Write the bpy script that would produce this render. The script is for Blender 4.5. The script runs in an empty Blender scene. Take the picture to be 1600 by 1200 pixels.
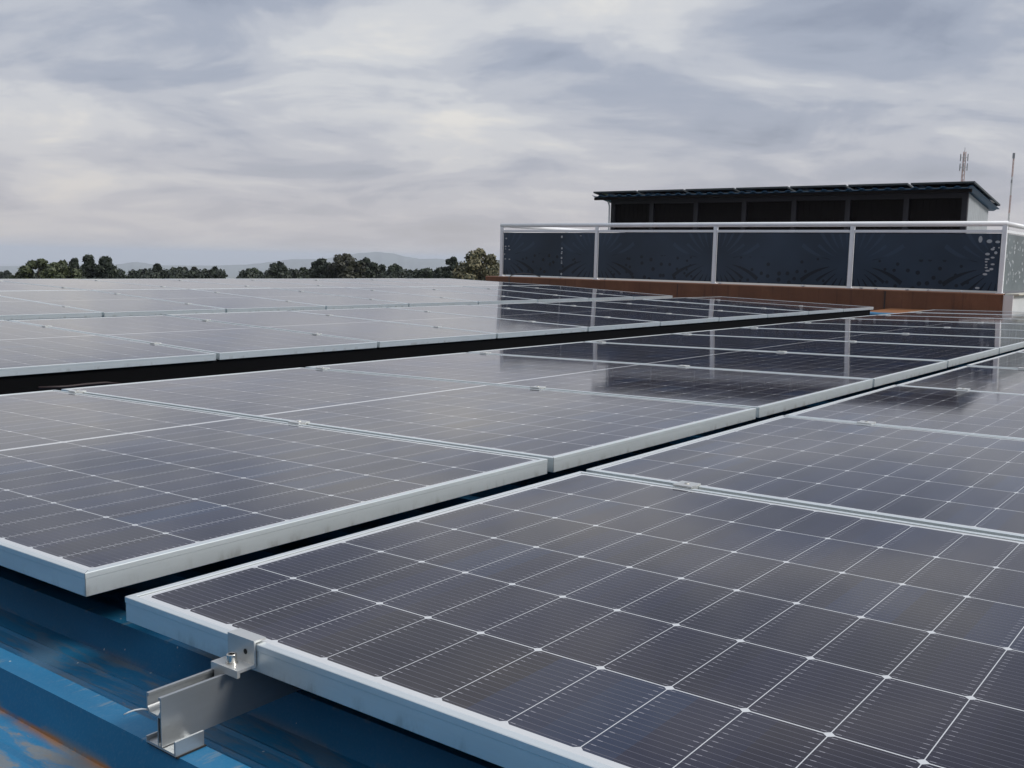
import bpy, bmesh, math, random
from mathutils import Vector, Matrix

# ------------------------------------------------------------------ camera, sky, sun, exposure
scene = bpy.context.scene
COL = scene.collection
R = math.radians

cam_data = bpy.data.cameras.new("camera")
cam = bpy.data.objects.new("camera", cam_data)
COL.objects.link(cam)
RIGHT = Vector((0.60835562, -0.79334868, 0.02239004))
DOWN = Vector((-0.08358135, -0.09209493, -0.9922362))
FWD = Vector((0.78925129, 0.60176108, -0.12233562))
CAM = Vector((-0.7419, -1.3152, 0.4547))
m = Matrix.Identity(4)
for i in range(3):
    m[i][0] = RIGHT[i]; m[i][1] = -DOWN[i]; m[i][2] = -FWD[i]; m[i][3] = CAM[i]
cam.matrix_world = m
cam_data.sensor_width = 36.0
cam_data.lens = 1568.3 / 1600.0 * 36.0
cam_data.clip_start = 0.02
cam_data.clip_end = 60000
scene.camera = cam

SUN_EL, SUN_AZ = R(36), math.atan2(-0.93, 0.36)      # towards the sun, in the xy plane
world = bpy.data.worlds.new("World")
scene.world = world
world.use_nodes = True


def N(nt, kind, **kw):
    n = nt.nodes.new(kind)
    for k, v in kw.items():
        setattr(n, k, v)
    return n


def plug(nt, a, b):
    nt.links.new(a, b)


def setin(nt, sock, v):
    if isinstance(v, bpy.types.NodeSocket):
        nt.links.new(v, sock)
    elif isinstance(v, (tuple, list)) and len(v) == 3 and sock.type == 'RGBA':
        sock.default_value = (*v, 1)
    else:
        sock.default_value = v


def M(nt, op, a, b=None, c=None, clamp=False):
    n = N(nt, 'ShaderNodeMath', operation=op)
    n.use_clamp = clamp
    setin(nt, n.inputs[0], a)
    if b is not None: setin(nt, n.inputs[1], b)
    if c is not None: setin(nt, n.inputs[2], c)
    return n.outputs[0]


def MIX(nt, f, a, b):
    n = N(nt, 'ShaderNodeMix', data_type='RGBA')
    setin(nt, n.inputs['Factor'], f)
    setin(nt, n.inputs[6], a)
    setin(nt, n.inputs[7], b)
    return n.outputs[2]


def NOISE(nt, vec, scale, detail=4, rough=0.5, dist=0.0, out='Fac'):
    n = N(nt, 'ShaderNodeTexNoise')
    if vec is not None: plug(nt, vec, n.inputs['Vector'])
    n.inputs['Scale'].default_value = scale
    n.inputs['Detail'].default_value = detail
    n.inputs['Roughness'].default_value = rough
    n.inputs['Distortion'].default_value = dist
    return n.outputs[out]


def RAMP(nt, f, stops, interp='LINEAR'):
    n = N(nt, 'ShaderNodeValToRGB')
    n.color_ramp.interpolation = interp
    els = n.color_ramp.elements
    while len(els) < len(stops): els.new(0.5)
    for e, (p, c) in zip(els, stops):
        e.position = p
        e.color = (*c, 1) if len(c) == 3 else c
    setin(nt, n.inputs[0], f)
    return n.outputs['Color']


def SMOOTH(nt, f, a, b):
    n = N(nt, 'ShaderNodeMapRange', interpolation_type='SMOOTHSTEP')
    setin(nt, n.inputs['Value'], f)
    n.inputs['From Min'].default_value = a
    n.inputs['From Max'].default_value = b
    return n.outputs['Result']


def MAPV(nt, vec, scale=(1, 1, 1), loc=(0, 0, 0), rot=(0, 0, 0)):
    n = N(nt, 'ShaderNodeMapping')
    plug(nt, vec, n.inputs['Vector'])
    n.inputs['Scale'].default_value = scale
    n.inputs['Location'].default_value = loc
    n.inputs['Rotation'].default_value = rot
    return n.outputs[0]


wt = world.node_tree
wt.nodes.clear()
wout = N(wt, 'ShaderNodeOutputWorld')
bg = N(wt, 'ShaderNodeBackground')
SKY_STRENGTH = 0.1
bg.inputs['Strength'].default_value = SKY_STRENGTH
sky = N(wt, 'ShaderNodeTexSky', sky_type='NISHITA')
sky.sun_disc = False
sky.sun_elevation = SUN_EL
sky.sun_rotation = math.pi / 2 - SUN_AZ
wtc = N(wt, 'ShaderNodeTexCoord')
sep = N(wt, 'ShaderNodeSeparateXYZ')
plug(wt, wtc.outputs['Generated'], sep.inputs[0])
zc = M(wt, 'MAXIMUM', sep.outputs[2], 0.0)
den = M(wt, 'ADD', zc, 0.20)
comb = N(wt, 'ShaderNodeCombineXYZ')
plug(wt, M(wt, 'DIVIDE', sep.outputs[0], den), comb.inputs[0])
plug(wt, M(wt, 'DIVIDE', sep.outputs[1], den), comb.inputs[1])
# cloud decks: broad grey sheets, softer billows, thin streaks; slightly drawn out along the RIGHT axis
ang = math.atan2(RIGHT.y, RIGHT.x)
pv = MAPV(wt, comb.outputs[0], rot=(0, 0, -ang))
broad = NOISE(wt, MAPV(wt, pv, (0.95, 1.05, 1), (5.6, 0.9, 0)), 0.85, 3, 0.5, 0.35)
billow = NOISE(wt, MAPV(wt, pv, (1.0, 1.1, 1), (7.3, 2.2, 0)), 1.9, 7, 0.55, 0.45)
streak = NOISE(wt, MAPV(wt, pv, (0.62, 1.35, 1), (1.3, 9.4, 0)), 2.3, 7, 0.56, 0.4)
cl = M(wt, 'ADD', M(wt, 'MULTIPLY', broad, 0.38), M(wt, 'ADD', M(wt, 'MULTIPLY', billow, 0.44), M(wt, 'MULTIPLY', streak, 0.18)))
S = 1 / SKY_STRENGTH
cloud = RAMP(wt, cl, [(0.36, (0.30, 0.335, 0.425)), (0.44, (0.395, 0.435, 0.525)), (0.50, (0.515, 0.545, 0.61)), (0.552, (0.63, 0.65, 0.685)), (0.63, (0.78, 0.77, 0.745))], 'EASE')
haze_f = M(wt, 'POWER', M(wt, 'SUBTRACT', 1.0, M(wt, 'MINIMUM', M(wt, 'MULTIPLY', zc, 5.0), 1.0)), 1.8)
cloud = MIX(wt, M(wt, 'MULTIPLY', haze_f, 0.78), cloud, (0.56, 0.51, 0.495))
# unseen cloud darkening added behind the viewer, to shade faces towards -x
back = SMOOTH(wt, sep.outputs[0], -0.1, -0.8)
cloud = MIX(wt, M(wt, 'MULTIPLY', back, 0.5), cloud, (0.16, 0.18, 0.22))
vm = N(wt, 'ShaderNodeVectorMath', operation='SCALE')
plug(wt, cloud, vm.inputs[0])
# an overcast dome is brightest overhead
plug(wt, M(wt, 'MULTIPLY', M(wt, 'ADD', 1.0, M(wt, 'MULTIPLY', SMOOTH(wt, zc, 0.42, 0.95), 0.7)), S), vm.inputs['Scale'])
thin = M(wt, 'MULTIPLY', SMOOTH(wt, cl, 0.50, 0.36), 0.10)
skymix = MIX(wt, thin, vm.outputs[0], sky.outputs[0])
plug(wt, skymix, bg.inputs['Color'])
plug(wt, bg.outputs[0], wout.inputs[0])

sun_data = bpy.data.lights.new("sun", 'SUN')
sun_data.energy = 2.2
sun_data.angle = R(14)
sun_data.color = (1.0, 0.96, 0.90)
sun = bpy.data.objects.new("sun", sun_data)
COL.objects.link(sun)
sdir = Vector((math.cos(SUN_AZ) * math.cos(SUN_EL), math.sin(SUN_AZ) * math.cos(SUN_EL), math.sin(SUN_EL)))
sun.rotation_euler = sdir.to_track_quat('Z', 'Y').to_euler()
sun.location = (0, -8, 12)

scene.view_settings.view_transform = 'Standard'
scene.view_settings.look = 'None'
scene.view_settings.exposure = 0.0
scene.view_settings.gamma = 1.0
scene.cycles.max_bounces = 8
scene.cycles.volume_bounces = 1
scene.cycles.transparent_max_bounces = 12

rng = random.Random(7)


# ------------------------------------------------------------------ helpers
def tag(o, label=None, cat=None, group=None, kind=None):
    if label: o['label'] = label
    if cat: o['category'] = cat
    if group: o['group'] = group
    if kind: o['kind'] = kind
    return o


def empty(name, mat=None):
    o = bpy.data.objects.new(name, None)
    o.empty_display_size = 0.2
    COL.objects.link(o)
    if mat is not None: o.matrix_world = mat
    return o


def obj(name, bm, mat, parent=None, smooth=False, matrix=None):
    me = bpy.data.meshes.new(name)
    bmesh.ops.recalc_face_normals(bm, faces=bm.faces)
    bm.to_mesh(me); bm.free()
    if mat is not None: me.materials.append(mat)
    if smooth:
        for p in me.polygons: p.use_smooth = True
    o = bpy.data.objects.new(name, me)
    COL.objects.link(o)
    if parent is not None: o.parent = parent
    if matrix is not None: o.matrix_world = matrix
    return o


def box(bm, x0, x1, y0, y1, z0, z1, bevel=0.0):
    r = bmesh.ops.create_cube(bm, size=1.0)
    vs = r['verts']
    for v in vs:
        v.co.x = x0 if v.co.x < 0 else x1
        v.co.y = y0 if v.co.y < 0 else y1
        v.co.z = z0 if v.co.z < 0 else z1
    if bevel > 0:
        es = {e for v in vs for e in v.link_edges}
        bmesh.ops.bevel(bm, geom=list(es), offset=bevel, segments=2, affect='EDGES')
    return bm


def tube(bm, pts, rad, seg=10, cap=True):
    pts = [Vector(p) for p in pts]
    rads = rad if isinstance(rad, (list, tuple)) else [rad] * len(pts)
    rings = []
    up = None
    for i, p in enumerate(pts):
        d = (pts[min(i + 1, len(pts) - 1)] - pts[max(i - 1, 0)]).normalized()
        if up is None:
            up = Vector((0, 0, 1)) if abs(d.z) < 0.9 else Vector((1, 0, 0))
        a = d.cross(up).normalized()
        b = a.cross(d).normalized()
        up = b
        rings.append([bm.verts.new(p + (a * math.cos(2 * math.pi * k / seg) + b * math.sin(2 * math.pi * k / seg)) * rads[i]) for k in range(seg)])
    for r0, r1 in zip(rings, rings[1:]):
        for k in range(seg):
            bm.faces.new((r0[k], r0[(k + 1) % seg], r1[(k + 1) % seg], r1[k]))
    if cap:
        bm.faces.new(rings[0][::-1]); bm.faces.new(rings[-1])
    return bm


def extrude_profile(bm, prof, axis, a0, a1):
    """closed 2D profile swept along x ('x': profile is (y,z)) or y ('y': profile is (x,z))"""
    def P(q, a):
        return (a, q[0], q[1]) if axis == 'x' else (q[0], a, q[1])
    v0 = [bm.verts.new(P(q, a0)) for q in prof]
    v1 = [bm.verts.new(P(q, a1)) for q in prof]
    n = len(prof)
    for i in range(n):
        bm.faces.new((v0[i], v0[(i + 1) % n], v1[(i + 1) % n], v1[i]))
    bm.faces.new(v0[::-1]); bm.faces.new(v1)
    return bm


def material(name):
    mt = bpy.data.materials.new(name)
    mt.use_nodes = True
    nt = mt.node_tree
    return mt, nt, nt.nodes['Principled BSDF']


def simple(name, col, rough=0.5, metal=0.0, var=0.0, scale=6.0, bump=0.0, spec=0.5):
    mt, nt, b = material(name)
    tc = N(nt, 'ShaderNodeTexCoord')
    b.inputs['Roughness'].default_value = rough
    b.inputs['Metallic'].default_value = metal
    b.inputs['Specular IOR Level'].default_value = spec
    if var > 0:
        f = NOISE(nt, tc.outputs['Object'], scale, 5, 0.6)
        dark = tuple(c * (1 - var) for c in col); light = tuple(min(1, c * (1 + var)) for c in col)
        plug(nt, RAMP(nt, f, [(0.3, dark), (0.7, light)]), b.inputs['Base Color'])
        r = N(nt, 'ShaderNodeMapRange')
        plug(nt, f, r.inputs[0])
        r.inputs['To Min'].default_value = max(0, rough - 0.08); r.inputs['To Max'].default_value = min(1, rough + 0.08)
        plug(nt, r.outputs[0], b.inputs['Roughness'])
    else:
        b.inputs['Base Color'].default_value = (*col, 1)
    if bump > 0:
        f2 = NOISE(nt, tc.outputs['Object'], scale * 6, 4, 0.6)
        bp = N(nt, 'ShaderNodeBump')
        bp.inputs['Strength'].default_value = bump
        bp.inputs['Distance'].default_value = 0.01
        plug(nt, f2, bp.inputs['Height'])
        plug(nt, bp.outputs[0], b.inputs['Normal'])
    return mt


# ------------------------------------------------------------------ panel dimensions
PW, PL, PH = 1.134, 2.1994, 0.035
PITCH = 1.154
PITCH_NEAR = 1.1572     # the two near rows are spaced a little wider
LIP = 0.011


def mat_cells():
    mt, nt, b = material("solar_cells_under_glass")
    tc = N(nt, 'ShaderNodeTexCoord')
    sp = N(nt, 'ShaderNodeSeparateXYZ')
    plug(nt, tc.outputs['Object'], sp.inputs[0])
    x, y = sp.outputs[0], sp.outputs[1]
    mx, my, mid = 0.0225, 0.0215, 0.016
    px = (PW - 2 * mx) / 6
    py = (PL - 2 * my - mid) / 24
    xx = M(nt, 'SUBTRACT', x, mx)
    ymir = M(nt, 'MINIMUM', y, M(nt, 'SUBTRACT', PL, y))
    yy = M(nt, 'SUBTRACT', ymir, my)
    cx = M(nt, 'DIVIDE', xx, px)
    cy = M(nt, 'DIVIDE', yy, py)
    fx = M(nt, 'FRACT', cx)
    fy = M(nt, 'FRACT', cy)
    dx = M(nt, 'MULTIPLY', M(nt, 'SUBTRACT', 0.5, M(nt, 'ABSOLUTE', M(nt, 'SUBTRACT', fx, 0.5))), px)
    dy = M(nt, 'MULTIPLY', M(nt, 'SUBTRACT', 0.5, M(nt, 'ABSOLUTE', M(nt, 'SUBTRACT', fy, 0.5))), py)
    gx = M(nt, 'LESS_THAN', dx, 0.00095)
    gy = M(nt, 'LESS_THAN', dy, 0.00055)
    dia = M(nt, 'LESS_THAN', M(nt, 'ADD', M(nt, 'MULTIPLY', dx, 1.0), M(nt, 'MULTIPLY', dy, 0.9)), 0.0062)
    outx = M(nt, 'GREATER_THAN', M(nt, 'ABSOLUTE', M(nt, 'SUBTRACT', cx, 3.0)), 3.0)
    outy = M(nt, 'GREATER_THAN', M(nt, 'ABSOLUTE', M(nt, 'SUBTRACT', cy, 6.0)), 6.0)
    white = M(nt, 'MAXIMUM', M(nt, 'MAXIMUM', gx, gy), M(nt, 'MAXIMUM', dia, M(nt, 'MAXIMUM', outx, outy)))
    # sealing line beside the frame lip
    ex = M(nt, 'MINIMUM', x, M(nt, 'SUBTRACT', PW, x))
    edge = M(nt, 'MINIMUM', ex, ymir)
    seal = M(nt, 'LESS_THAN', edge, LIP + 0.0014)
    # busbar wires
    fb = M(nt, 'FRACT', M(nt, 'MULTIPLY', fx, 16.0))
    db = M(nt, 'MULTIPLY', M(nt, 'SUBTRACT', 0.5, M(nt, 'ABSOLUTE', M(nt, 'SUBTRACT', M(nt, 'FRACT', M(nt, 'ADD', fb, 0.5)), 0.5))), px / 16)
    wire = M(nt, 'LESS_THAN', db, 0.00046)
    pad = M(nt, 'MULTIPLY', M(nt, 'LESS_THAN', db, 0.0006), M(nt, 'LESS_THAN', M(nt, 'ABSOLUTE', M(nt, 'SUBTRACT', dy, 0.0075)), 0.0030))
    # cell-to-cell tone
    info = N(nt, 'ShaderNodeObjectInfo')
    cid = N(nt, 'ShaderNodeCombineXYZ')
    plug(nt, M(nt, 'ADD', M(nt, 'FLOOR', cx), M(nt, 'MULTIPLY', info.outputs['Random'], 91.0)), cid.inputs[0])
    plug(nt, M(nt, 'FLOOR', M(nt, 'DIVIDE', y, py)), cid.inputs[1])
    wn = N(nt, 'ShaderNodeTexWhiteNoise', noise_dimensions='2D')
    plug(nt, cid.outputs[0], wn.inputs['Vector'])
    cell = RAMP(nt, wn.outputs['Value'], [(0.0, (0.007, 0.0055, 0.014)), (0.5, (0.008, 0.0065, 0.021)), (0.85, (0.007, 0.009, 0.032)), (1.0, (0.006, 0.017, 0.052))])
    pos = N(nt, 'ShaderNodeNewGeometry').outputs['Position']
    big = NOISE(nt, pos, 1.7, 3, 0.5)
    cell = MIX(nt, M(nt, 'MULTIPLY', SMOOTH(nt, big, 0.5, 0.75), 0.3), cell, (0.016, 0.010, 0.017))
    c = MIX(nt, M(nt, 'MULTIPLY', wire, 0.85), cell, (0.095, 0.095, 0.125))
    c = MIX(nt, pad, c, (0.26, 0.26, 0.30))
    c = MIX(nt, white, c, (0.60, 0.62, 0.64))
    c = MIX(nt, seal, c, (0.10, 0.11, 0.115))
    # thin dust film with dried drip edges
    dn = NOISE(nt, pos, 5.0, 6, 0.65)
    dn2 = NOISE(nt, pos, 60.0, 3, 0.6)
    speck = SMOOTH(nt, dn2, 0.70, 0.80)
    dust = M(nt, 'ADD', M(nt, 'MULTIPLY', SMOOTH(nt, dn, 0.40, 0.75), 0.022), M(nt, 'MULTIPLY', speck, 0.05))
    grime = M(nt, 'MULTIPLY', SMOOTH(nt, M(nt, 'ADD', edge, M(nt, 'MULTIPLY', dn, 0.05)), 0.075, 0.035), 0.05)
    dust = M(nt, 'ADD', M(nt, 'ADD', dust, grime), 0.003)
    c = MIX(nt, dust, c, (0.42, 0.385, 0.37))
    plug(nt, c, b.inputs['Base Color'])
    b.inputs['IOR'].default_value = 1.38
    b.inputs['Sheen Weight'].default_value = 0.03      # the fine dust film, pale at a glancing view
    b.inputs['Sheen Roughness'].default_value = 0.28
    b.inputs['Sheen Tint'].default_value = (0.86, 0.82, 0.84, 1)
    rr = N(nt, 'ShaderNodeMapRange')
    plug(nt, dn, rr.inputs[0])
    rr.inputs['To Min'].default_value = 0.035; rr.inputs['To Max'].default_value = 0.085
    plug(nt, rr.outputs[0], b.inputs['Roughness'])
    bp = N(nt, 'ShaderNodeBump')
    bp.inputs['Strength'].default_value = 0.02
    bp.inputs['Distance'].default_value = 0.02
    plug(nt, NOISE(nt, pos, 3.0, 2, 0.5), bp.inputs['Height'])
    plug(nt, bp.outputs[0], b.inputs['Normal'])
    return mt


def mat_alu(name, base, rough, metal, streak=0.10, mitre=False):
    mt, nt, b = material(name)
    pos = N(nt, 'ShaderNodeNewGeometry').outputs['Position']
    f = NOISE(nt, MAPV(nt, pos, (2.0, 2.0, 14.0)), 3.0, 5, 0.6)
    lo = tuple(c * (1 - streak) for c in base)
    c = RAMP(nt, f, [(0.3, lo), (0.7, base)])
    g = NOISE(nt, pos, 38.0, 4, 0.65)
    c = MIX(nt, M(nt, 'MULTIPLY', SMOOTH(nt, g, 0.68, 0.80), 0.30), c, (0.30, 0.28, 0.25))
    if mitre:
        ob = N(nt, 'ShaderNodeTexCoord').outputs['Object']
        so = N(nt, 'ShaderNodeSeparateXYZ'); plug(nt, ob, so.inputs[0])
        ex = M(nt, 'MINIMUM', so.outputs[0], M(nt, 'SUBTRACT', PW, so.outputs[0]))
        ey = M(nt, 'MINIMUM', so.outputs[1], M(nt, 'SUBTRACT', PL, so.outputs[1]))
        joint = M(nt, 'MULTIPLY', M(nt, 'LESS_THAN', M(nt, 'ABSOLUTE', M(nt, 'SUBTRACT', ex, ey)), 0.0007), M(nt, 'LESS_THAN', ex, 0.0115))
        c = MIX(nt, M(nt, 'MULTIPLY', joint, 0.8), c, (0.12, 0.13, 0.13))
        gn = NOISE(nt, MAPV(nt, pos, (1, 1, 0.4)), 22.0, 5, 0.65)
        low = SMOOTH(nt, so.outputs[2], -0.012, -0.034)
        gr = M(nt, 'MULTIPLY', M(nt, 'MULTIPLY', low, SMOOTH(nt, gn, 0.50, 0.70)), 0.40)
        c = MIX(nt, gr, c, (0.26, 0.25, 0.20))
    plug(nt, c, b.inputs['Base Color'])
    b.inputs['Metallic'].default_value = metal
    b.inputs['Roughness'].default_value = rough
    return mt


MAT_CELLS = mat_cells()
MAT_FRAME = mat_alu("anodised_frame", (0.80, 0.85, 0.86), 0.38, 0.72, mitre=True)
MAT_RAIL = mat_alu("mill_aluminium", (0.50, 0.52, 0.53), 0.42, 0.85)
MAT_CLAMP = mat_alu("clamp_aluminium", (0.66, 0.67, 0.66), 0.45, 0.70)
MAT_STEEL = mat_alu("stainless_bolt", (0.72, 0.70, 0.66), 0.20, 1.0)
MAT_RUBBER = simple("black_rubber", (0.012, 0.012, 0.013), 0.7)


def mat_roof():
    mt, nt, b = material("blue_roof_paint")
    pos = N(nt, 'ShaderNodeNewGeometry').outputs['Position']
    sp = N(nt, 'ShaderNodeSeparateXYZ'); plug(nt, pos, sp.inputs[0])
    # height of the point above the pan is written in uv.y (0 pan .. 1 rib top)
    uv = N(nt, 'ShaderNodeUVMap'); uv.uv_map = "UVMap"
    su = N(nt, 'ShaderNodeSeparateXYZ'); plug(nt, uv.outputs[0], su.inputs[0])
    hgt = su.outputs[1]
    base = RAMP(nt, NOISE(nt, MAPV(nt, pos, (6, 1.2, 6)), 2.0, 4, 0.55), [(0.3, (0.006, 0.125, 0.265)), (0.7, (0.010, 0.17, 0.345))])
    # dried mud in the pans, drawn out along the ribs
    mud = NOISE(nt, MAPV(nt, pos, (16, 3.2, 5)), 1.6, 7, 0.62, 0.8)
    low = SMOOTH(nt, hgt, 0.30, 0.0)
    mud_f = M(nt, 'MULTIPLY', M(nt, 'MULTIPLY', SMOOTH(nt, mud, 0.48, 0.58), low), M(nt, 'ADD', 0.30, M(nt, 'MULTIPLY', SMOOTH(nt, sp.outputs[0], 0.0, -0.14), 0.45)))
    c = MIX(nt, mud_f, base, (0.20, 0.19, 0.165))
    # thinner wash marks and rusty flecks caught in the mud, and a chalky bloom on the old paint
    wash = NOISE(nt, MAPV(nt, pos, (55, 6, 20), rot=(0, 0, 0.12)), 1.7, 7, 0.65, 0.5)
    lit = SMOOTH(nt, sp.outputs[0], 0.10, -0.12)
    c = MIX(nt, M(nt, 'MULTIPLY', M(nt, 'MULTIPLY', SMOOTH(nt, wash, 0.52, 0.64), low), 0.30), c, (0.19, 0.165, 0.12))
    fleck = NOISE(nt, MAPV(nt, pos, (70, 18, 30)), 1.5, 6, 0.7)
    c = MIX(nt, M(nt, 'MULTIPLY', M(nt, 'MULTIPLY', M(nt, 'MULTIPLY', SMOOTH(nt, fleck, 0.60, 0.70), low), lit), 0.75), c, (0.34, 0.17, 0.06))
    chalk = NOISE(nt, pos, 240.0, 3, 0.7)
    c = MIX(nt, M(nt, 'MULTIPLY', SMOOTH(nt, chalk, 0.45, 0.75), 0.07), c, (0.35, 0.42, 0.46))
    # rust line where the rib leaves the pan
    band = SMOOTH(nt, M(nt, 'ABSOLUTE', M(nt, 'SUBTRACT', hgt, 0.02)), 0.11, 0.0)
    slope_only = M(nt, 'POWER', su.outputs[0], 1.6)
    rn = NOISE(nt, MAPV(nt, pos, (5, 6, 5)), 1.5, 5, 0.6)
    slope_only = M(nt, 'MULTIPLY', slope_only, SMOOTH(nt, sp.outputs[0], 0.12, -0.10))
    rust = M(nt, 'MULTIPLY', M(nt, 'MULTIPLY', band, slope_only), SMOOTH(nt, rn, 0.36, 0.54), clamp=True)
    c = MIX(nt, M(nt, 'MULTIPLY', rust, 0.9), c, (0.36, 0.155, 0.045))
    # scuffs across the rib tops
    sc = NOISE(nt, MAPV(nt, pos, (9, 40, 5), rot=(0, 0, 0.5)), 1.3, 5, 0.6)
    top = SMOOTH(nt, hgt, 0.9, 1.0)
    c = MIX(nt, M(nt, 'MULTIPLY', M(nt, 'MULTIPLY', SMOOTH(nt, sc, 0.56, 0.66), top), 0.45), c, (0.22, 0.25, 0.26))
    # splashes of pale grit
    v = N(nt, 'ShaderNodeTexVoronoi'); plug(nt, pos, v.inputs['Vector']); v.inputs['Scale'].default_value = 26.0
    c = MIX(nt, M(nt, 'LESS_THAN', v.outputs['Distance'], 0.045), c, (0.42, 0.47, 0.49))
    # rusted sheet at the far end, beside the terrace
    fr = M(nt, 'ADD', sp.outputs[0], M(nt, 'MULTIPLY', NOISE(nt, pos, 3.0, 4, 0.6), 0.8))
    c = MIX(nt, SMOOTH(nt, fr, 13.55, 13.75), c, (0.27, 0.115, 0.045))
    plug(nt, c, b.inputs['Base Color'])
    plug(nt, M(nt, 'ADD', 0.58, M(nt, 'MULTIPLY', mud_f, 0.35)), b.inputs['Roughness'])
    bp = N(nt, 'ShaderNodeBump'); bp.inputs['Strength'].default_value = 0.15; bp.inputs['Distance'].default_value = 0.004
    plug(nt, mud, bp.inputs['Height']); plug(nt, bp.outputs[0], b.inputs['Normal'])
    return mt


MAT_ROOF = mat_roof()

# ------------------------------------------------------------------ the metal roof under the panels
ROOF_LINE = [(-4.2, -0.053), (-0.085, -0.1168), (2.05, -0.162), (2.35, -0.34), (7.90, -0.22), (8.20, -0.034), (10.6, 0.018), (11.6, -0.03)]


def roof_z(v):
    for (a, za), (b_, zb) in zip(ROOF_LINE, ROOF_LINE[1:]):
        if v <= b_: return za + (zb - za) * (v - a) / (b_ - a)
    return ROOF_LINE[-1][1]


def build_roof():
    bm = bmesh.new()
    uvl = bm.loops.layers.uv.new("UVMap")
    P, H, TOPW, SL = 0.200, 0.046, 0.036, 0.018
    prof = []      # (u, dz, kind: 0 pan 1 slope-start)
    k0, k1 = -12, 72
    for k in range(k0, k1):
        s = -0.110 + k * P
        prof += [(s - SL - 0.016, -H, 0.0), (s - SL, -H, 1.0), (s, 0.0), (s + TOPW, 0.0), (s + TOPW + SL, -H, 1.0), (s + TOPW + SL + 0.012, -H, 0.0)]
        pan0, pan1 = s + TOPW + SL, s + P - SL
        w = pan1 - pan0
        for q in (0.36, 0.64):     # two low swages in the pan
            prof += [(pan0 + w * q - 0.006, -H), (pan0 + w * q, -H + 0.0025), (pan0 + w * q + 0.006, -H)]
    prof = [p for p in prof if p[0] < 14.39]
    rows = []
    for v, z in ROOF_LINE:
        rows.append([bm.verts.new((q[0], v, z + q[1])) for q in prof])
    for r0, r1 in zip(rows, rows[1:]):
        for i in range(len(prof) - 1):
            f = bm.faces.new((r0[i], r0[i + 1], r1[i + 1], r1[i]))
            sl = 1.0 if abs(prof[i][1] - prof[i + 1][1]) > 0.02 else 0.0
            hs = [(prof[i][1] + H) / H, (prof[i + 1][1] + H) / H, (prof[i + 1][1] + H) / H, (prof[i][1] + H) / H]
            near = (prof[i][2] if len(prof[i]) > 2 else 0.0, prof[i + 1][2] if len(prof[i + 1]) > 2 else 0.0)
            xs = (1, 1, 1, 1) if sl else (near[0], near[1], near[1], near[0])
            for lp, h, q in zip(f.loops, hs, xs): lp[uvl].uv = (q, h)
    o = obj("metal_roof", bm, MAT_ROOF)
    tag(o, "blue ribbed metal roof with mud and rust stains under the solar panels", "roof")
    # the building below, so that the roof stands on something
    w = bmesh.new()
    prof2 = [(v, z - 0.06) for v, z in ROOF_LINE]
    poly = [(-4.1, -7.0), (11.5, -7.0)] + [(min(max(v, -4.1), 11.5), z) for v, z in prof2[::-1]]
    extrude_profile(w, poly, 'x', -2.5, 14.38)
    wo = obj("wall", w, simple("building_plaster", (0.45, 0.43, 0.40), 0.8, var=0.12, scale=1.0), None)
    wo.parent = o
    # unseen wall added behind the viewer to block sky light from the near roof
    pw = bmesh.new()
    box(pw, -2.42, -2.22, -4.15, 11.4, -0.35, 1.25, 0.01)
    box(pw, -2.46, -2.18, -4.18, 11.43, 1.251, 1.30, 0.008)
    obj("light_block_wall", pw, simple("light_block_concrete", (0.10, 0.095, 0.085), 0.9, var=0.3, scale=2.0), o)
    # rusted flashing sheet that closes the roof against the kerb
    fl = bmesh.new()
    prof = [(12.98, -0.215), (12.99, -0.150), (13.20, -0.140), (14.392, -0.118), (14.392, -0.125), (13.2, -0.147), (13.0, -0.157)]
    fu = fl.loops.layers.uv.new("UVMap")
    extrude_profile(fl, prof, 'y', -3.0, 3.25)
    obj("flashing", fl, MAT_ROOF, o)
    return o


build_roof()


# ------------------------------------------------------------------ solar panels
def frame_mesh():
    bm = bmesh.new()
    prof = [(LIP, -0.0016), (LIP, -0.0004), (LIP - 0.0004, 0.0), (0.0008, 0.0), (0.0, -0.0008), (0.0, -0.0082), (0.0007, -0.0090),
            (0.0007, -0.0345), (0.0012, -PH), (0.026, -PH), (0.026, -0.0335), (0.0022, -0.0335), (0.0022, -0.0072), (LIP, -0.0072)]
    loops = []
    for ins, z in prof:
        loops.append([bm.verts.new(c) for c in ((ins, ins, z), (PW - ins, ins, z), (PW - ins, PL - ins, z), (ins, PL - ins, z))])
    n = len(loops)
    for i in range(n):
        a, b = loops[i], loops[(i + 1) % n]
        for k in range(4):
            bm.faces.new((a[k], a[(k + 1) % 4], b[(k + 1) % 4], b[k]))
    me = bpy.data.meshes.new("frame")
    bmesh.ops.recalc_face_normals(bm, faces=bm.faces)
    bm.to_mesh(me); bm.free(); me.materials.append(MAT_FRAME)
    return me


def glass_mesh():
    bm = bmesh.new()
    box(bm, 0.0032, PW - 0.0032, 0.0032, PL - 0.0032, -0.0068, -0.0019)
    me = bpy.data.meshes.new("cell_sheet")
    bmesh.ops.recalc_face_normals(bm, faces=bm.faces)
    bm.to_mesh(me); bm.free(); me.materials.append(MAT_CELLS)
    return me


FRAME_ME, GLASS_ME = frame_mesh(), glass_mesh()
ORD = "first second third fourth fifth sixth seventh eighth ninth tenth eleventh twelfth".split()


def tilt_matrix(origin, t):
    return Matrix.Translation(origin) @ Matrix.Rotation(t, 4, 'X')


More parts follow.
